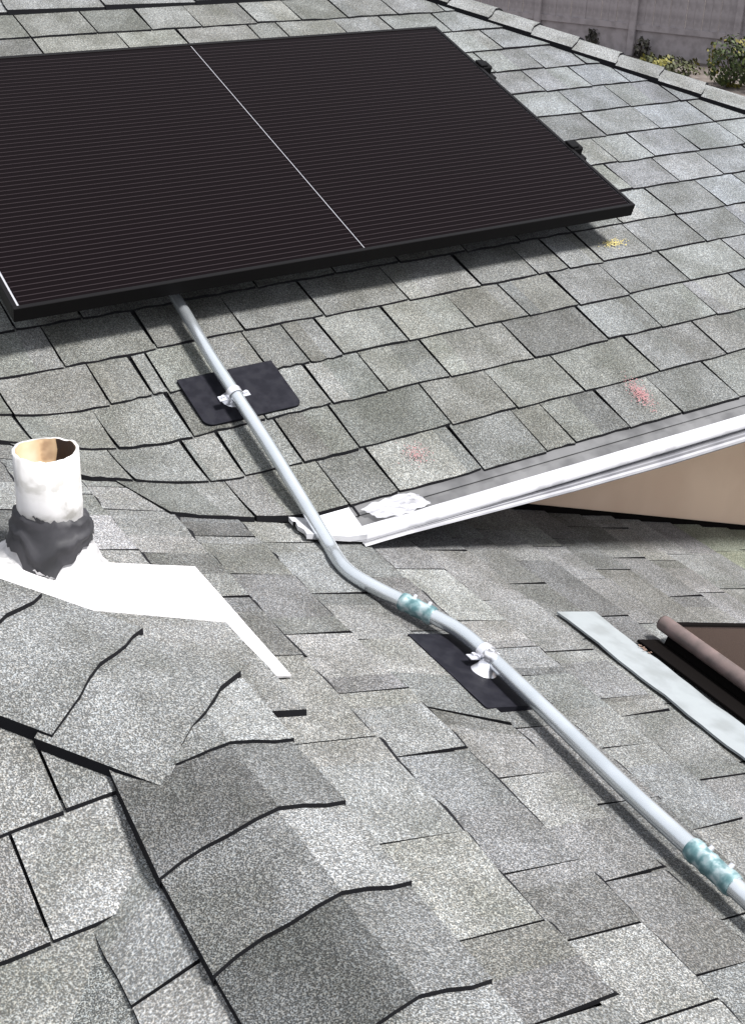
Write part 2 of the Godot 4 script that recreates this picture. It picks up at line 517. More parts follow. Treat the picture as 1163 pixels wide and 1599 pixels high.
func wing_roof(wing: Node3D) -> void:
	var st := begin()
	var zn := 2.5
	var B := func(x: float, z: float) -> Vector3: return Vector3(x, plane_b(x, z) - 0.006, z)
	var zv := func(x: float) -> float: return MB / MA * (x - XB)      # the valley
	quad(st, B.call(XR, zn), B.call(XR, ZJ), B.call(2.7, 0.36), B.call(2.7, zn))
	quad(st, B.call(XR, ZJ), B.call(-1.3, ZJ + (-1.3 - XR) / 0.9593), B.call(-1.3, zv.call(-1.3) - 0.1), B.call(0.40, zv.call(0.40) - 0.1))
	tri(st, B.call(XR, ZJ), B.call(0.40, zv.call(0.40) - 0.1), B.call(2.7, 0.36))
	var roof := put(wing, "roof_slope", done(st), M.deck)
	var edges := [0.205, 0.342, 0.481, 0.611, 0.745, 0.877, 1.015, 1.13, 1.25, 1.36, 1.49, 1.62, 1.74, 1.855, 1.985, 2.115, 2.245, 2.375]
	var known := [
		[0.50, 0.60, 0.772, 0.93, 1.114, 1.335, 1.547, 1.716, 1.842],
		[0.40, 0.545, 0.69, 0.837, 1.043, 1.217, 1.378, 1.628, 1.747, 1.876],
		[0.50, 0.702, 0.901, 1.06, 1.291, 1.445, 1.668, 1.836],
		[0.66, 0.831, 1.03, 1.33, 1.524, 1.766],
		[0.62, 0.786, 0.991, 1.09, 1.18, 1.395, 1.60],
		[0.52, 0.691, 0.908, 1.102, 1.258, 1.313, 1.495],
		[0.62, 0.832], [0.56, 0.718, 0.966], [0.635, 0.795, 0.992], [0.58, 0.74], [0.50, 0.671, 0.863], [0.49, 0.671, 0.837], [0.626, 0.811], [0.607]]
	for j in range(-4, edges.size() - 1):
		var r0: float = edges[j] if j >= 0 else 0.205 + j * 0.137
		var r1: float = edges[j + 1] if j >= 0 else 0.205 + (j + 1) * 0.137
		var x0 := XB + (r0 - 0.02) * cb
		var x1 := XB + r1 * cb
		var from: float = maxf(zv.call(x1) - 0.02, -0.2) if x1 < 0.36 else 0.395
		var to := 2.3
		if x1 < XR + 0.02: to = ZJ + (x1 - XR) / 0.9593 - 0.01
		if r1 < 0.30 and j < 0: to = minf(to, 1.30)
		if to <= from + 0.05: continue
		var js := row_joints(known[j] if j >= 0 and j < known.size() else [], from, to, 0.14, 0.26)
		for i in js.size() - 1:
			var a: float = js[i] + 0.0016
			var b: float = js[i + 1] - 0.0016
			if b - a < 0.02: continue
			var near := x0 < 0.5 and a < 0.75
			var q := [Vector2(x0, a), Vector2(x0, b), Vector2(x1, b), Vector2(x1, a)]
			var sk := rng.randf_range(-0.006, 0.006)
			q[2].y += sk
			q[1].y -= sk * 0.5
			if j == 2 and absf(js[i + 1] - 1.291) < 0.001: q[1].y = 1.245; q[2].y = 1.325
			if j == 2 and absf(js[i] - 1.291) < 0.001: q[0].y = 1.249; q[3].y = 1.329
			if i == 0 and x1 < 0.36: q[0].y -= 0.10
			if x0 < XR: q[1].y = minf(q[1].y, ZJ + (x0 - XR) / 0.9593 - 0.01)
			if x0 < XR: q[0].y = minf(q[0].y, q[1].y - 0.01)
			var v := rng.randf_range(0.38, 0.57)
			if rng.randf() < 0.25: v *= 0.84
			var tone := grey(v, rng.randf_range(0.0, 0.02))
			if r0 > 1.95: tone = tone * Color(0.97, 1.03, 0.84)
			var lift := 0.0 if rng.randf() > 0.2 else rng.randf_range(0.001, 0.0025)
			if j == 2 and absf(js[i + 1] - 1.291) < 0.001: lift = 0.005
			put(roof, "shingle", shingle_mesh(top_b, order(q), 0.0030, 0.0085 + lift, 5 if near else 4, 3 if near else 1, tone, 0.22, near, 0.010))
	# a short piece laid over the flashing below the pipe
	put(roof, "shingle", shingle_mesh(top_b, [Vector2(-0.17, 1.27), Vector2(-0.19, 0.995), Vector2(0.004, 1.027), Vector2(0.012, 1.272)], 0.0145, 0.0160, 4, 4, grey(0.47, 0.015), 0.1))

	# the faces on the near side of hip and ridge
	var dd := begin()
	var D := func(x: float, z: float) -> Vector3: return Vector3(x, plane_d(x, z) - 0.006, z)
	var C := func(x: float, z: float) -> Vector3: return Vector3(x, plane_c(x, z) - 0.006, z)
	tri(dd, D.call(-1.35, ZJ - 1.2 / 0.9593), D.call(XR, ZJ), D.call(-1.35, ZJ + 1.2))
	var roof_d := put(wing, "roof_slope", done(dd), M.deck)
	var cc := begin()
	quad(cc, C.call(-1.35, ZJ + 1.2), C.call(XR, ZJ), C.call(XR, zn), C.call(-1.35, zn))
	var roof_c := put(wing, "roof_slope", done(cc), M.deck)
	var cd := 1.0 / sqrt(1.0 + MD * MD)
	var dj := {-2: [-0.50, -0.66], -1: [-0.62, -0.46], 0: [-0.56, -0.35], 1: [-0.61, -0.418], 2: [-0.70, -0.52], 3: [-0.62], 4: [-0.78], 5: [-0.9]}
	for k in range(-2, 6):
		var z1: float = 1.332 + k * 0.1375
		var z0: float = z1 - 0.1375 - 0.018
		var to := XR - (z1 - ZJ) * 0.97 if k > 0 else -0.215
		if k <= 0: to = minf(-0.215, XR + (z1 - ZJ) * 0.9593 - 0.03)
		var ks: Array = dj[k]
		ks.sort()
		var js := row_joints(ks.filter(func(e): return e < to - 0.04), -1.2, to + 0.03)
		for i in js.size() - 1:
			var q := [Vector2(js[i] + 0.002, z0), Vector2(js[i + 1] - 0.002, z0), Vector2(js[i + 1] - 0.002, z1), Vector2(js[i] + 0.002, z1)]
			if k <= 0 and i == js.size() - 2: q[1].x -= 0.10
			if k > 0 and i == js.size() - 2: q[1].x += 0.13
			put(roof_d, "shingle", shingle_mesh(plane_d, q, 0.0035, 0.0105, 4, 1, grey(rng.randf_range(0.46, 0.56), 0.008), 0.09))
	var xs := [-0.14, -0.282 + 0.02, -0.367, -0.503, -0.64, -0.78]
	var cj := [[1.50, 1.73], [1.40, 1.595, 1.80], [1.50, 1.66, 1.86], [1.64, 1.80], [1.74, 1.95]]
	for j in range(1, 5):
		var x0: float = xs[j] + 0.02
		var x1: float = xs[j + 1]
		var from := ZJ - (x1 - XR) - 0.085
		var js := row_joints(cj[j].filter(func(e): return e > from + 0.05), from, 2.35)
		for i in js.size() - 1:
			var a: float = js[i] + 0.002
			var b: float = js[i + 1] - 0.002
			var q := [Vector2(x0, b), Vector2(x0, a), Vector2(x1, a), Vector2(x1, b)]
			if i == 0:
				q[1].y -= 0.10
				q[2].y += 0.02
			put(roof_c, "shingle", shingle_mesh(plane_c, q, 0.0075 if i == 0 else 0.005, 0.0135, 4, 1, grey(rng.randf_range(0.46, 0.54), 0.004), 0.10))
	# caps along the ridge, farthest on top
	var stops := [1.342, 1.478, 1.630, 1.787, 1.94, 2.09, 2.24]
	var darks := [[0.46, 0.60, 1.0], [0.27, 0.35, 1.6], [0.36, 0.58, 1.0], [0.24, 0.38, 1.2], [0.44, 0.50, 0.0], [0.44, 0.48, 0.0], [0.44, 0.48, 0.0]]
	for i in stops.size():
		var z1: float = stops[i]
		var z0 := z1 - 0.172
		if i == 0: z0 = 1.19
		var c := cap(roof, top_ridge, Vector2(XR, z0), Vector2(XR, z1), 0.109, 0.1285, (0.013 if i else 0.0180) - i * 0.0004, (0.0205 if i else 0.0200) - i * 0.0004, [darks[i][1], darks[i][0], -darks[i][2]], 0.0, 0.006 if i else 0.001, 1.0)
		if i == 1 or i == 3: c.set_meta("label", "darker bent ridge shingle")
	# caps down the hip, highest on top
	for i in 8:
		var z1 := 1.283 - i * 0.1075
		var p1 := Vector2(XR + (z1 - ZJ) * 0.9593, z1)
		var p0 := p1 - Vector2(0.9593, 1.0).normalized() * 0.172
		var wide: float = 0.145 if i == 0 else 0.157 if i == 1 else 0.143
		var v: float = [0.47, 0.45, 0.43, 0.46, 0.45, 0.46, 0.45, 0.46][i]
		cap(roof, top_hip, p0, p1, wide, 0.098 if i else 0.108, 0.0195, 0.0275, [v * 1.03, v, -1.0], 0.0, 0.001 if i else 0.004, 1.0).rotation = Vector3.ZERO


func order(q: Array) -> Array:   # up-slope near, up-slope far, down-slope far, down-slope near for a slope that falls to +x
	var s := q.duplicate()
	s.sort_custom(func(a, b): return a.x < b.x)
	var t := [s[0], s[1]]
	var b := [s[2], s[3]]
	t.sort_custom(func(m, n): return m.y > n.y)
	b.sort_custom(func(m, n): return m.y < n.y)
	return t + b


# ---------- eave, wall ----------
func eave(house: Node3D) -> void:
	var xs := [0.338, 0.36, 0.39, 0.42, 0.46, 0.50, 0.56, 0.64, 0.80, 1.0, 1.3, 1.6, 2.0, 2.5, 3.1]
	var sec := func(x: float, kind: String) -> Array:
		var p := []
		var raise := func(s: float, h: float) -> Vector3:
			var z := s * ca + h * sa
			var y := -s * sa + h * ca
			var over := plane_b(x, z) + 0.016 - y
			return Vector3(x, y + maxf(0.0, over), z)
		if kind == "flange":
			for a in [[0.60, 0.002], [0.672, 0.0035], [0.6725, 0.0], [0.6835, 0.0], [0.684, 0.0045], [0.701, 0.003]]: p.append(raise.call(a[0], a[1]))
		elif kind == "nose":
			for a in [[0.701, 0.003], [0.703, 0.0065], [0.708, 0.0085], [0.716, 0.009], [0.724, 0.007], [0.730, 0.003], [0.7335, -0.003], [0.734, -0.008]]: p.append(raise.call(a[0], a[1]))
		else:
			for a in [[0.734, -0.007], [0.7322, -0.009], [0.7322, -0.015], [0.7335, -0.017], [0.7335, -0.023], [0.738, -0.025], [0.740, -0.029], [0.738, -0.033], [0.70, -0.033]]:
				var z: float = a[0] * ca
				p.append(Vector3(x, -a[0] * sa + a[1] * clampf((x - 0.36) / 0.7, 0.25, 1.15), z + 0.004))
		return p
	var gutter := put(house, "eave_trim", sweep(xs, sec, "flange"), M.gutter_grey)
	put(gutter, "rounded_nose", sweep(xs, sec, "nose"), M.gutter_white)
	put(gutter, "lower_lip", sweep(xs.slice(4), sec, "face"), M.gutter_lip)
	# white sheet wrapped over the end, torn at the tip
	var st := begin()
	var us := [0.334, 0.352, 0.372, 0.40, 0.43, 0.47]
	for i in us.size() - 1:
		for k in 4:
			var ss := [0.655, 0.677, 0.697, 0.716, 0.733]
			var g := []
			for c in [[i, k], [i + 1, k], [i + 1, k + 1], [i, k + 1]]:
				var x: float = us[c[0]] + (rng.randf_range(-0.004, 0.004) if c[0] == 0 else 0.0)
				var s: float = ss[c[1]]
				var z := s * ca
				g.append(Vector3(x, maxf(plane_a(x, z) + 0.0115, plane_b(x, z) + 0.0275), z))
			quad(st, g[0], g[1], g[2], g[3])
			if k == 3: quad(st, g[3], g[2], g[2] - Vector3(0, 0.012, 0), g[3] - Vector3(0, 0.012, 0))
			if i == 0: quad(st, g[0], g[3], g[3] - Vector3(0, 0.010, 0), g[0] - Vector3(0, 0.010, 0))
	put(gutter, "end_wrap", done(st), M.gutter_white)
	put(gutter, "end_gap", box_mesh(Vector3(0.345, -0.214, 0.648), Vector3(0.012, 0.022, 0.082), 0.003), M.edge)
	put(gutter, "seam", box_mesh(Vector3.ZERO, Vector3(0.0035, 0.003, 0.045)), M.edge, on_a(0.484, 0.652, 0.0045))
	# boards under it and the wall
	put(house, "fascia_board", box_mesh(Vector3(1.98, -0.249, 0.668), Vector3(2.3, 0.030, 0.02), 0.002), M.gutter_face)
	put(house, "soffit", box_mesh(Vector3(1.98, -0.270, 0.540), Vector3(2.3, 0.010, 0.255)), M.gutter_face)
	var wall := put(house, "wall", box_mesh(Vector3(2.05, -1.25, 0.34), Vector3(3.1, 1.95, 0.14)), M.stucco)
	var fl := begin()
	for k in 9:
		var x0 := 0.62 + k * 0.27
		var a := up(plane_b, x0, 0.412, 0.0)
		var b := up(plane_b, x0 + 0.275, 0.412, 0.0)
		quad(fl, a + Vector3(0, 0.024, 0.004), b + Vector3(0, 0.024, 0.004), b + Vector3(0, 0.0, 0.008), a + Vector3(0, 0.0, 0.008))
	put(wall, "base_flashing", done(fl), M.dark_brown)
func sweep(xs: Array, sec: Callable, kind: String) -> ArrayMesh:
	var st := SurfaceTool.new()
	st.begin(Mesh.PRIMITIVE_TRIANGLES)
	st.set_smooth_group(0 if kind == "nose" else -1)
	for i in xs.size() - 1:
		var a: Array = sec.call(xs[i], kind)
		var b: Array = sec.call(xs[i + 1], kind)
		for k in a.size() - 1: quad(st, a[k], b[k], b[k + 1], a[k + 1])
	st.generate_normals()
	return st.commit()


# ---------- things on the roof ----------
func solar_panel() -> void:
	var w := 1.72
	var l := 1.057
	var t := thing("solar_panel", "black framed solar panel with a pale centre line, raised above the upper roof", "solar panel", on_a(0.0, 0.0))
	var top := 0.13
	var th := 0.035
	var f := 0.011
	var st := begin()
	add_box(st, Vector3(w / 2, top - th / 2, -f / 2), Vector3(w, th, f), 0.0012)
	add_box(st, Vector3(w / 2, top - th / 2, -l + f / 2), Vector3(w, th, f), 0.0012)
	add_box(st, Vector3(f / 2, top - th / 2 - 0.0002, -l / 2), Vector3(f, th, l - 2 * f), 0.0012)
	add_box(st, Vector3(w - f / 2, top - th / 2 - 0.0002, -l / 2), Vector3(f, th, l - 2 * f), 0.0012)
	put(t, "frame", done(st), M.frame)
	put(t, "backsheet", box_mesh(Vector3(w / 2, top - 0.006, -l / 2), Vector3(w - 2 * f, 0.004, l - 2 * f)), M.backsheet)
	var gaps := [[f + 0.0055, w / 2 - 0.0020], [w / 2 + 0.0020, w - f - 0.0030]]
	for g in gaps:
		var c := put(t, "cell_sheet", box_mesh(Vector3((g[0] + g[1]) / 2, top - 0.0032, -l / 2), Vector3(g[1] - g[0], 0.002, l - 2 * f)), M.cell)
		var n := 57
		for i in n:
			var z := -f - 0.012 - (l - 2 * f - 0.02) * i / (n - 1.0) * 0.985
			put(c, "wire", box_mesh(Vector3((g[0] + g[1]) / 2, top - 0.0021, z), Vector3(g[1] - g[0] - 0.002, 0.0008, 0.0028)), M.wire)
	# small pale ticks where strings join on the centre line
	for s in [-0.315, -0.80]:
		var r := put(t, "mounting_rail", box_mesh(Vector3(w / 2 + 0.02, 0.068, s), Vector3(w + 0.10, 0.045, 0.035), 0.002), M.black_metal)
		for x in [0.12, 0.62, 1.12, 1.62]:
			put(r, "rail_foot", box_mesh(Vector3(x, 0.024, s + 0.03), Vector3(0.045, 0.06, 0.03), 0.003), M.black_metal)
		var e := begin()
		add_box(e, Vector3(w + 0.022, 0.112, s), Vector3(0.038, 0.036, 0.042), 0.004)
		add_box(e, Vector3(w + 0.010, 0.133, s), Vector3(0.028, 0.006, 0.036), 0.002)
		add_box(e, Vector3(w + 0.052, 0.075, s), Vector3(0.03, 0.032, 0.032), 0.004)
		put(t, "end_clamp", done(e), M.black_metal)
	put(t, "junction_box", box_mesh(Vector3(0.40, 0.06, -0.17), Vector3(0.16, 0.05, 0.11), 0.006), M.black_metal)

func curve(pts: Array, n := 10) -> Array:     # Catmull-Rom
	var out := []
	for i in pts.size() - 1:
		var a: Vector3 = pts[maxi(i - 1, 0)]
		var b: Vector3 = pts[i]
		var c: Vector3 = pts[i + 1]
		var d: Vector3 = pts[mini(i + 2, pts.size() - 1)]
		for k in n: out.append(b.cubic_interpolate(c, a, d, float(k) / n))
	out.append(pts[-1])
	return out
func conduit() -> void:
	var r := 0.0138
	var A := func(x: float, s: float, h: float) -> Vector3: return on_a(x, s, h).origin
	var B := func(rr: float, z: float, h: float) -> Vector3: return on_b(rr, z, h).origin
	var path := [A.call(0.392, -0.14, 0.045), A.call(0.389, 0.0, 0.045), A.call(0.380, 0.175, 0.045), A.call(0.378, 0.32, 0.045), A.call(0.376, 0.456, 0.045), A.call(0.370, 0.62, 0.044),
		B.call(0.617, 0.731, 0.024), B.call(0.604, 0.785, 0.022), B.call(0.5965, 0.829, 0.0215), B.call(0.600, 0.868, 0.022), B.call(0.616, 0.915, 0.024), B.call(0.634, 0.962, 0.028), B.call(0.662, 1.030, 0.033), B.call(0.677, 1.068, 0.0345),
		B.call(0.682, 1.106, 0.0355), B.call(0.680, 1.15, 0.0365), B.call(0.674, 1.24, 0.0375), B.call(0.665, 1.36, 0.038), B.call(0.652, 1.53, 0.038), B.call(0.647, 1.69, 0.039), B.call(0.645, 1.90, 0.039), B.call(0.644, 2.3, 0.039)]
	var pts := curve(path, 8)
	var radii := []
	for p in pts: radii.append(r)
	var t := thing("electrical_conduit", "long bent galvanised conduit running from under the solar panel across both roofs", "conduit")
	put(t, "tube", tube_mesh(pts, radii, 20), M.galv)
	for c in [[B.call(0.635, 0.964, 0.0282), B.call(0.661, 1.028, 0.0328)], [B.call(0.6475, 1.668, 0.039), B.call(0.6463, 1.748, 0.039)]]:
		var a: Vector3 = c[0]
		var b: Vector3 = c[1]
		var ps := []
		var rs := []
		for k in [[0.0, 0.0158], [0.05, 0.0170], [0.16, 0.0174], [0.20, 0.0158], [0.36, 0.0157], [0.44, 0.0172], [0.5, 0.0157], [0.64, 0.0157], [0.80, 0.0158], [0.84, 0.0174], [0.95, 0.0170], [1.0, 0.0158]]:
			ps.append(a.lerp(b, k[0]))
			rs.append(k[1])
		var cp := put(t, "coupling", tube_mesh(ps, rs, 20), M.patina)
		var d := (b - a).normalized()
		var n := Vector3(0.75, 0.65, 0.0)
		n = (n - d * n.dot(d)).normalized()
		for k in [0.28, 0.74]:
			put(cp, "set_screw", tube_mesh([a.lerp(b, k) + n * 0.014, a.lerp(b, k) + n * 0.0215], [0.0042, 0.0038], 8), M.silver)

func rounded_sheet(x0: float, x1: float, z0: float, z1: float, r: Array, th: float) -> ArrayMesh:
	# r: corner radii (x0z0, x1z0, x1z1, x0z1); lies in xz, top at th
	var ring := []
	var cs := [[x0, z0, 1, 1, PI], [x1, z0, -1, 1, 1.5 * PI], [x1, z1, -1, -1, 0.0], [x0, z1, 1, -1, 0.5 * PI]]
	for i in 4:
		var c: Array = cs[i]
		for k in 6:
			var a: float = c[4] + 0.5 * PI * k / 5.0
			ring.append(Vector3(c[0] + c[2] * r[i] + cos(a) * r[i], th, c[1] + c[3] * r[i] + sin(a) * r[i]))
	var st := begin()
	face(st, Vector3.ZERO, Vector3.UP, ring)
	for i in ring.size():
		var a: Vector3 = ring[i]
		var b: Vector3 = ring[(i + 1) % ring.size()]
		face(st, Vector3.ZERO, Vector3(a.x + b.x - x0 - x1, 0, a.z + b.z - z0 - z1), [a, b, b - Vector3(0, th, 0), a - Vector3(0, th, 0)])
	return done(st)

func mounts() -> void:
	# on the main slope: plate tucked under the course above it, strap clamp round the conduit
	var t := thing("conduit_mount", "rounded black flashing plate with strap clamp under the conduit below the solar panel", "conduit mount", on_a(0.40, 0.29))
	put(t, "flashing_plate", rounded_sheet(-0.106, 0.124, -0.105, 0.052, [0.002, 0.002, 0.018, 0.022], 0.0145), M.plate)
	var post := put(t, "post", lathe([Vector2(0.0, 0.034), Vector2(0.012, 0.034), Vector2(0.012, 0.022), Vector2(0.022, 0.018), Vector2(0.026, 0.0145)], 18), M.silver, Transform3D(Basis(), Vector3(-0.016, 0, -0.01)))
	put(post, "bolt", tube_mesh([Vector3(0, 0.03, 0), Vector3(0, 0.042, 0)], [0.005, 0.005], 6), M.silver)
	strap(t, Vector3(-0.0225, 0.045, 0.005), 0.0150)
	# on the wing: plate and a cone shaped base
	var w := thing("conduit_mount", "black flashing plate with bright metal cone base beside the conduit on the lower roof", "conduit mount", on_b(0.665, 1.17))
	put(w, "flashing_plate", rounded_sheet(-0.075, 0.075, -0.114, 0.115, [0.002, 0.004, 0.004, 0.004], 0.0145), M.plate)
	var base := put(w, "cone_base", lathe([Vector2(0.0, 0.052), Vector2(0.0105, 0.052), Vector2(0.0125, 0.049), Vector2(0.0125, 0.041), Vector2(0.0085, 0.039), Vector2(0.0085, 0.034), Vector2(0.011, 0.033), Vector2(0.0155, 0.024), Vector2(0.021, 0.0165), Vector2(0.0225, 0.0147)], 22), M.silver, Transform3D(Basis(), Vector3(0.002, 0, 0.010)))
	put(base, "bolt", tube_mesh([Vector3(0, 0.05, 0), Vector3(0, 0.057, 0)], [0.0055, 0.0055], 6), M.silver)
	strap(w, Vector3(0.0145, 0.0366, -0.012), 0.0150)
	for n in [t, w]: n.get_node("flashing_plate").set_meta("label", "black metal plate")
func strap(t: Node3D, at: Vector3, r: float) -> void:
	var st := begin()
	var n := 22
	for i in n:
		var a0 := lerpf(-0.30, PI + 0.30, float(i) / n)
		var a1 := lerpf(-0.30, PI + 0.30, float(i + 1) / n)
		var p0 := Vector3(cos(a0), sin(a0), 0)
		var p1 := Vector3(cos(a1), sin(a1), 0)
		var w := Vector3(0, 0, 0.008)
		quad(st, p1 * (r + 0.002) - w, p0 * (r + 0.002) - w, p0 * (r + 0.002) + w, p1 * (r + 0.002) + w)
		quad(st, p0 * (r + 0.002) + w, p0 * r + w, p1 * r + w, p1 * (r + 0.002) + w)
		quad(st, p0 * r - w, p0 * (r + 0.002) - w, p1 * (r + 0.002) - w, p1 * r - w)
	for s in [-1.0, 1.0]:
		add_box(st, Vector3(s * (r + 0.010), -0.007, 0), Vector3(0.022, 0.0025, 0.016), 0.0006)
		add_box(st, Vector3(s * (r + 0.012), -0.003, 0), Vector3(0.007, 0.008, 0.007), 0.001)
	put(t, "strap", done(st), M.silver, Transform3D(Basis(), at))

func vent_pipe() -> void:
	var at := Vector3(-0.189, plane_b(-0.189, 0.822), 0.822)
	var t := thing("vent_pipe", "white vent pipe with broken rim, black mastic collar and white sheet flashing", "vent pipe", Transform3D(Basis(), at))
	var lean := Transform3D(Basis(Vector3(0, 0, 1), -0.045), Vector3.ZERO)
	var fn := FastNoiseLite.new()
	fn.seed = 4
	fn.frequency = 0.9
	var rim := func(a: float) -> float: return 0.203 + 0.0035 * fn.get_noise_2d(cos(a) * 3.0, sin(a) * 3.0) - 0.0035 * smoothstep(0.55, 0.95, cos(a + 1.15)) 
	var R := 0.0490
	var outer := func(a: float, k: int, p: Vector2) -> Vector2: return Vector2(p.x + 0.0006 * fn.get_noise_2d(a * 2.0, k * 5.0), rim.call(a) if k >= 4 else p.y)
	var body := put(t, "pipe", lathe([Vector2(R, 0.0), Vector2(R, 0.105), Vector2(R + 0.0012, 0.112), Vector2(R, 0.118), Vector2(R, 0.2), Vector2(R - 0.0045, 0.2)], 40, true, outer), M.white_pipe, lean)
	var inner := func(a: float, k: int, p: Vector2) -> Vector2: return Vector2(p.x, rim.call(a) if k == 0 else p.y)
	put(body, "inside", lathe([Vector2(R - 0.0045, 0.2), Vector2(R - 0.006, 0.12), Vector2(R - 0.006, 0.01)], 40, true, inner), M.pipe_inside)
	# shade on the right inner wall, painted as a dark patch
	var so := begin()
	for i in 7:
		for k in 4:
			var p := []
			for c in [[i, k], [i + 1, k], [i + 1, k + 1], [i, k + 1]]:
				var a := lerpf(-0.90, 0.25, c[0] / 7.0) + 0.05 * sin(c[1] * 2.3)
				var y: float = 0.2025 - 0.02 * c[1]
				if c[1] == 0: y = rim.call(a) + 0.0004
				p.append(Vector3(cos(a) * (R - 0.0068), y, sin(a) * (R - 0.0068)))
			quad(so, p[0], p[1], p[2], p[3])
	put(body, "inner_shade", done(so), M.inner_shade)
	# mastic collar: flares towards the roof, ragged lower hem that runs down in front
	var slope := func(a: float, r: float) -> float: return -MB * cos(a) * r
	var hem := func(a: float) -> float:
		var drip := 0.056 * exp(-pow(angle_difference(a, 2.15) / 0.34, 2.0)) + 0.014 * exp(-pow(angle_difference(a, 1.45) / 0.25, 2.0))
		return 0.052 - drip + 0.008 * fn.get_noise_2d(a * 3.5, 40.0)
	var col := func(a: float, k: int, p: Vector2) -> Vector2:
		var lo: float = hem.call(a)
		var hi: float = 0.098 + 0.008 * fn.get_noise_2d(cos(a) * 5.0, sin(a) * 5.0 + 9.0) - 0.010 * cos(a + 0.4)
		var f := 1.0 - k / 14.0
		var y := lerpf(lo, hi, f)
		var rr := 0.0545 + 0.024 * pow(1.0 - clampf((y - 0.0) / 0.098, 0.0, 1.0), 1.1) + 0.0018 * fn.get_noise_2d(cos(a) * 2.0 + 7.0, sin(a) * 2.0 + y * 50.0) + 0.0055 * smoothstep(0.62, 0.50, f) * smoothstep(0.22, 0.45, f) + 0.0025 * sin(a * 2.0 + y * 70.0)
		var yc := y - 0.6 * float(slope.call(a, 0.075))
		var ramp := [[0.062, 0.056], [0.045, 0.063], [0.026, 0.071], [0.011, 0.080], [0.004, 0.093], [-0.03, 0.097]]
		for n in 5:
			if yc <= ramp[n][0] and yc > ramp[n + 1][0]: rr = maxf(rr, lerpf(ramp[n + 1][1], ramp[n][1], (yc - ramp[n + 1][0]) / (ramp[n][0] - ramp[n + 1][0])) + 0.0035)
		if k == 0: rr = R - 0.001
		return Vector2(rr, y)
	var prof := []
	for k in 15: prof.append(Vector2(0.06, 0.1 - 0.006 * k))
	put(t, "mastic_collar", lathe(prof, 64, true, col), M.mastic, lean)
	# white scrapes on the mastic and black smears on the pipe
	for sm in [[2.28, 0.036, 2.02, 0.024, 0.0035, 0.0785, "white_scrape", "white_sheet"], [2.04, 0.027, 1.84, 0.020, 0.0028, 0.0800, "white_scrape", "white_sheet"], [2.42, 0.112, 2.12, 0.105, 0.0030, 0.0505, "black_smear", "mastic"], [2.30, 0.101, 2.05, 0.107, 0.0026, 0.0505, "black_smear", "mastic"]]:
		var sc := begin()
		for i in 6:
			var q := []
			for c in [[i, 0], [i + 1, 0], [i + 1, 1], [i, 1]]:
				var a: float = lerpf(sm[0], sm[2], c[0] / 6.0)
				var half: float = sm[4] * sin(PI * (c[0] + 0.4) / 6.8) * (1.0 + 0.5 * sin(c[0] * 2.7 + c[1] * 2.0))
				q.append(Vector3(cos(a) * sm[5], lerpf(sm[1], sm[3], c[0] / 6.0) + (half if c[1] == 0 else -half) + 0.0015 * sin(c[0] * 1.9), sin(a) * sm[5]))
			quad(sc, q[0], q[1], q[2], q[3])
		put(t, sm[6], done(sc), M[sm[7]], lean)
	var cone := func(a: float, k: int, p: Vector2) -> Vector2:
		var rr := p.x + 0.0025 * fn.get_noise_2d(a * 2.0, k * 7.0)
		return Vector2(rr, maxf(p.y, -0.2) + slope.call(a, rr) * [0.1, 0.35, 0.65, 0.9, 1.0, 1.0][k])
	put(t, "flashing_cone", lathe([Vector2(0.056, 0.062), Vector2(0.063, 0.045), Vector2(0.071, 0.026), Vector2(0.080, 0.011), Vector2(0.093, 0.004), Vector2(0.104, 0.0015)], 48, true, cone), M.white_sheet)
	# the flange on the roof: sheet with one cut corner, slightly uneven
	var fl := begin()
	var nx := 10
	var nz := 10
	var cell := func(i: int, k: int) -> Vector3:
		var z := lerpf(0.832, 1.178, float(k) / nz)
		var r := lerpf(maxf(-0.12, (XR + (z - ZJ) * 0.9593 - XB) / cb + 0.10), 0.2835, float(i) / nx)
		var wv := 0.0013 * fn.get_noise_2d(i * 1.9, k * 1.9)
		return (Transform3D(Basis(), -at) * on_b(r, z, 0.0130 + wv * 0.6)).origin
	for i in nx:
		for k in nz: quad(fl, cell.call(i, k), cell.call(i + 1, k), cell.call(i + 1, k + 1), cell.call(i, k + 1))
	for k in nz:
		var a: Vector3 = cell.call(nx, k)
		var b: Vector3 = cell.call(nx, k + 1)
		quad(fl, a, a - Vector3(0, 0.004, 0), b - Vector3(0, 0.004, 0), b)
	for i in nx:
		var a: Vector3 = cell.call(i, nz)
		var b: Vector3 = cell.call(i + 1, nz)
		quad(fl, a, b, b - Vector3(0, 0.004, 0), a - Vector3(0, 0.004, 0))
	put(t, "flashing_flange", done(fl), M.white_sheet)

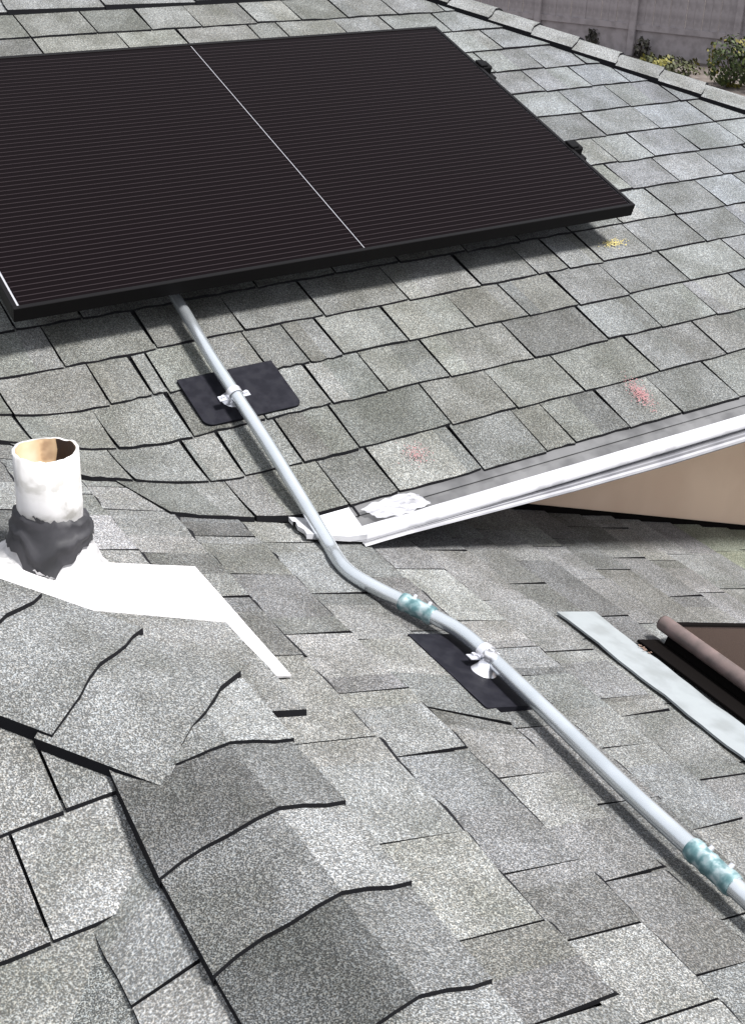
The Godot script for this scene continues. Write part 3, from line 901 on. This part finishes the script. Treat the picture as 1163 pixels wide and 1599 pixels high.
func skylight() -> void:
	var r0 := 1.226
	var z0 := 1.075
	var t := thing("skylight", "brown framed roof skylight with dark glass, at the right edge beside the pale metal strip", "skylight", on_b(r0, z0))
	var w := 0.75
	var l := 0.62
	put(t, "curb", box_mesh(Vector3(w / 2, 0.016, l / 2 + 0.004), Vector3(w - 0.016, 0.06, l - 0.016), 0.002), M.dark_brown)
	for e in [[Vector3(0.006, 0.050, -0.012), Vector3(0.006, 0.050, l)], [Vector3(0.0, 0.049, 0.0), Vector3(w, 0.049, 0.0)], [Vector3(w, 0.050, 0.0), Vector3(w, 0.050, l)], [Vector3(0.0, 0.049, l), Vector3(w, 0.049, l)]]:
		var a: Vector3 = e[0]
		var b: Vector3 = e[1]
		var d := (b - a).normalized() * 0.006
		var thin: bool = absf(b.x - a.x) > 0.1
		var rr := 0.007 if thin else 0.0168
		put(t, "frame_rail", tube_mesh([a, a + d * 0.25, a + d, b - d, b - d * 0.25, b], [rr * 0.7, rr * 0.93, rr, rr, rr * 0.93, rr * 0.7], 14), M.dark_brown if thin else M.brown_frame)
	put(t, "glass", box_mesh(Vector3(w / 2, 0.047, l / 2), Vector3(w - 0.02, 0.006, l - 0.012)), M.sky_glass)
	put(t, "curb_shade_strip", box_mesh(Vector3(-0.030, 0.0135, l / 2 + 0.01), Vector3(0.062, 0.006, l + 0.02), 0.001), M.dark_brown)  # near-black strip: soft shadow beside the curb, put in as colour

func metal_strip() -> void:
	var t := thing("metal_strip", "flat pale metal flashing strip lying on the lower roof left of the skylight", "flashing", on_b(1.095, 1.24))
	var st := begin()
	var n := 24
	var p := func(i: int, e: float) -> Vector3:
		var z := lerpf(-0.277, 0.46, float(i) / n)
		var x := e * 0.054 + 0.0016 * sin(i * 2.1 + e) + rng.randf_range(-0.0008, 0.0008) - 0.008 * float(i) / n
		return Vector3(x, 0.0145 + 0.0012 * sin(i * 0.9 + e * 1.5), z)
	var rows := []
	for i in n + 1: rows.append([p.call(i, -1.0), p.call(i, 0.0), p.call(i, 1.0)])
	var dn := Vector3(0, 0.004, 0)
	for i in n:
		for k in 2: quad(st, rows[i][k], rows[i][k + 1], rows[i + 1][k + 1], rows[i + 1][k])
		quad(st, rows[i][0], rows[i + 1][0], rows[i + 1][0] - dn, rows[i][0] - dn)
		quad(st, rows[i + 1][2], rows[i][2], rows[i][2] - dn, rows[i + 1][2] - dn)
	quad(st, rows[0][2], rows[0][1], rows[0][1] - dn, rows[0][2] - dn)
	put(t, "strip", done(st), M.strip)
	put(t, "rust_stain", flakes(26, Vector3(0.050, 0.0165, -0.13), 0.007, 0.018, 0.0026), M.rust)

# many small flat crumbs in a blob, lying in the xz plane
func flakes(n: int, c: Vector3, rx: float, rz: float, size: float, skew := 0.0) -> ArrayMesh:
	var st := begin()
	for i in n:
		var z := rng.randfn(0.0, 0.5)
		var x := rng.randfn(0.0, 0.5) * rx + skew * z * rz
		var o := c + Vector3(x, rng.randf_range(0.0, 0.0006), z * rz)
		var a := rng.randf() * TAU
		var s := size * rng.randf_range(0.5, 1.0)
		var ring := []
		for k in 5: ring.append(o + Vector3(cos(a + k * TAU / 5) * s * rng.randf_range(0.6, 1.0), 0, sin(a + k * TAU / 5) * s * rng.randf_range(0.6, 1.0)))
		face(st, o, Vector3.UP, ring)
	return done(st)

func marks(house: Node3D) -> void:
	put(house, "chalk_mark", flakes(480, Vector3.ZERO, 0.024, 0.050, 0.0021, -0.12), M.red_chalk, on_a(1.335, 0.560, 0.0125)).set_meta("label", "faded red chalk streak near the eave")
	put(house, "chalk_mark", flakes(190, Vector3.ZERO, 0.030, 0.030, 0.0018), M.red_chalk, on_a(0.69, 0.56, 0.0125)).set_meta("label", "faint red chalk smudge above the eave")
	put(house, "chalk_mark", flakes(200, Vector3.ZERO, 0.036, 0.018, 0.0024), M.yellow_chalk, on_a(1.69, 0.0, 0.0115)).set_meta("label", "yellow chalk mark below the panel corner")

func tape() -> void:
	var t := thing("crumpled_tape", "crumpled whitish plastic film stuck on the eave trim near the conduit", "plastic film", on_a(0.565, 0.683))
	var fn := FastNoiseLite.new()
	fn.seed = 9
	fn.frequency = 1.0
	var st := begin()
	var n := 14
	var p := func(i: int, k: int) -> Vector3:
		var u := float(i) / n - 0.5
		var v := float(k) / n - 0.5
		var e := 1.0 - 0.35 * pow(absf(u) * 2.0, 2.0)
		var h := 0.0125 + 0.010 * absf(fn.get_noise_2d(i * 0.5, k * 0.5)) + 0.013 * exp(-pow(u - 0.28, 2.0) * 40.0) * exp(-pow(v + 0.1, 2.0) * 9.0)
		return Vector3(u * 0.13 + 0.02 * v, h, v * 0.052 * e + 0.004 * fn.get_noise_2d(i * 0.9, 30.0))
	for i in n:
		for k in n: quad(st, p.call(i, k), p.call(i + 1, k), p.call(i + 1, k + 1), p.call(i, k + 1))
	put(t, "film", done(st), M.film)


# ---------- beyond the roof ----------
func yard() -> void:
	var g := put(self, "ground", box_mesh(Vector3(0, -2.75, 0), Vector3(240, 0.3, 240)), M.soil)
	tag(g, "bare brown soil of the yard", "", "", "structure")
	# fence line: runs along here, posts every section
	var a := Vector3(15.8, -2.6, -15.08)
	var dir := Vector3(0.417, 0, 0.909).normalized()
	var f := thing("wooden_fence", "weathered grey wooden board fence beyond the roof", "fence", Transform3D(Basis(dir, Vector3.UP, dir.cross(Vector3.UP)), a))
	# local x runs along the fence, towards the viewer; local z points to the house
	var side := -1.0 if (dir.cross(Vector3.UP)).dot(Vector3(-1, 0, 0)) < 0.0 else 1.0
	var post := box_mesh(Vector3(0, 1.05, 0), Vector3(0.13, 2.1, 0.13), 0.01)
	var rail := box_mesh(Vector3(0, 0, 0), Vector3(1.82, 0.10, 0.026), 0.0)
	var boards := []
	for k in 4: boards.append(box_mesh(Vector3(0, 1.27, 0), Vector3(0.150 + 0.001 * k, 1.5, 0.022), 0.004))
	for s in range(-3, 5):
		var x0 := s * 1.95
		put(f, "post", post, M.fence, Transform3D(Basis(), Vector3(x0, 0, side * 0.03)))
		for y in [0.50, 1.72]: put(f, "rail", rail, M.fence, Transform3D(Basis(), Vector3(x0 + 0.975, y, side * 0.030)))
		put(f, "plinth_board", box_mesh(Vector3(0, 0.235, 0), Vector3(1.82, 0.47, 0.03), 0.005), M.fence, Transform3D(Basis(), Vector3(x0 + 0.975, 0, side * -0.01)))
		for i in 12:
			var t := Transform3D(Basis(Vector3.UP, rng.randf_range(-0.02, 0.02)), Vector3(x0 + 0.125 + i * 0.1545, rng.randf_range(-0.01, 0.01), side * (rng.randf_range(-0.004, 0.004) + 0.016 * (i % 2))))
			put(f, "board", boards[rng.randi() % 4], M.fence, t)
	bush("leafy_bush", Vector3(15.45, -2.6, -11.45), 0.62, 0.85, "yellow green rounded bush in front of the fence, right one of the pair", 1)
	bush("leafy_bush", Vector3(15.15, -2.6, -11.95), 0.55, 0.80, "darker green bush in front of the fence, left one of the pair", 2)
	bush("ground_plant", Vector3(14.9, -2.6, -13.3), 0.75, 0.30, "low mossy green plant on the soil beside the hip", 3)
	bush("ground_plant", Vector3(15.75, -2.6, -14.75), 0.20, 0.35, "small dark weed at the foot of the fence post", 4)
	bush("ground_plant", Vector3(15.45, -2.6, -15.78), 0.15, 0.4, "thin dark weed in front of the left fence section", 5)
func bush(called: String, at: Vector3, r: float, h: float, label: String, sd: int) -> void:
	var t := thing(called, label, "bush" if called == "leafy_bush" else "plant", Transform3D(Basis(), at))
	rng.seed = 500 + sd
	var st := begin()
	for i in (900 if sd < 4 else 170):
		var d := Vector3(rng.randfn(), rng.randfn(), rng.randfn()).normalized()
		var lump := 0.72 + 0.28 * sin(d.x * 5.0 + sd) * cos(d.z * 4.0 + sd * 2.0)
		var p := Vector3(d.x * r, h * 0.52 + d.y * h * 0.5, d.z * r) * Vector3(1, 1, 1)
		p = Vector3(p.x * lump, p.y, p.z * lump) * rng.randf_range(0.72, 1.05)
		p.y = maxf(p.y, 0.02)
		var n := (d + Vector3(rng.randfn(), rng.randfn() + 0.4, rng.randfn()) * 0.5).normalized()
		var u := n.cross(Vector3(rng.randf(), rng.randf(), 0.3)).normalized()
		var v := n.cross(u)
		var s := rng.randf_range(0.03, 0.055)
		var c := Color(0.06, 0.072, 0.014) if sd == 1 else Color(0.035, 0.05, 0.012) if sd == 2 else Color(0.045, 0.05, 0.016) if sd == 3 else Color(0.03, 0.028, 0.02)
		c = c * rng.randf_range(0.6, 1.6)
		if sd < 4 and sin(d.x * 4.0 + sd) + sin(d.z * 5.0) + rng.randf() > 1.3: c = Color(0.15, 0.135, 0.02) * rng.randf_range(0.6, 1.2)
		c.a = 1.0
		st.set_color(c)
		quad(st, p - u * s, p - v * s * 0.55, p + u * s, p + v * s * 0.55)
	put(t, "foliage", done(st), M.leaf).set_meta("kind", "stuff")
	var b := SurfaceTool.new()
	b.begin(Mesh.PRIMITIVE_TRIANGLES)
	b.set_smooth_group(0)
	for i in 5:
		var a := TAU * i / 5.0
		add_tube(b, [Vector3(0, -0.02, 0), Vector3(cos(a) * r * 0.3, h * 0.4, sin(a) * r * 0.3), Vector3(cos(a) * r * 0.6, h * 0.75, sin(a) * r * 0.6)], [0.014, 0.010, 0.004], 6, false)
	b.generate_normals()
	put(t, "stem", b.commit(), M.bark)


func _ready() -> void:
	rng.seed = 20
	# camera
	var cam := Camera3D.new()
	cam.name = "camera"
	cam.position = Vector3(-0.6102, 1.0109, 2.4364)
	cam.rotation = Vector3(-0.522, -0.560, 0.023)
	cam.fov = 46.45
	cam.near = 0.05
	cam.far = 400.0
	add_child(cam)
	cam.current = true
	# bright overcast sky
	var we := WorldEnvironment.new()
	we.name = "world_environment"
	var env := Environment.new()
	var sky := Sky.new()
	var sm := ProceduralSkyMaterial.new()
	sm.sky_top_color = Color(0.95, 0.965, 1.0)
	sm.sky_horizon_color = Color(0.84, 0.86, 0.90)
	sm.sky_curve = 0.35
	sm.ground_bottom_color = Color(0.30, 0.28, 0.26)
	sm.ground_horizon_color = Color(0.55, 0.54, 0.54)
	sm.sky_energy_multiplier = 0.74
	sky.sky_material = sm
	env.sky = sky
	env.background_mode = Environment.BG_SKY
	env.tonemap_mode = Environment.TONE_MAPPER_LINEAR
	env.tonemap_exposure = 2.1
	env.sdfgi_enabled = true
	env.ssao_enabled = true
	env.ssil_enabled = true
	we.environment = env
	add_child(we)
	# hazy sun, high, a little to the right
	var sun := DirectionalLight3D.new()
	sun.name = "sun"
	sun.light_energy = 1.15
	sun.light_angular_distance = 11.0
	sun.light_color = Color(1.0, 0.99, 0.98)
	sun.shadow_enabled = true
	add_child(sun)
	sun.look_at_from_position(Vector3(0.38, 1.0, 0.37) * 10.0, Vector3.ZERO, Vector3(0, 0, 1))

	materials()
	var house := thing("house", "house with grey shingled hip roof, white eave trim and tan stucco wall", "house")
	main_roof(house)
	eave(house)
	var wing := thing("house_wing", "lower house wing with grey shingled roof, bent ridge shingles in the foreground", "house wing")
	wing_roof(wing)
	marks(house)
	yard()
	rng.seed = 31
	solar_panel()
	vent_pipe()
	skylight()
	metal_strip()
	tape()
	conduit()
	mounts()
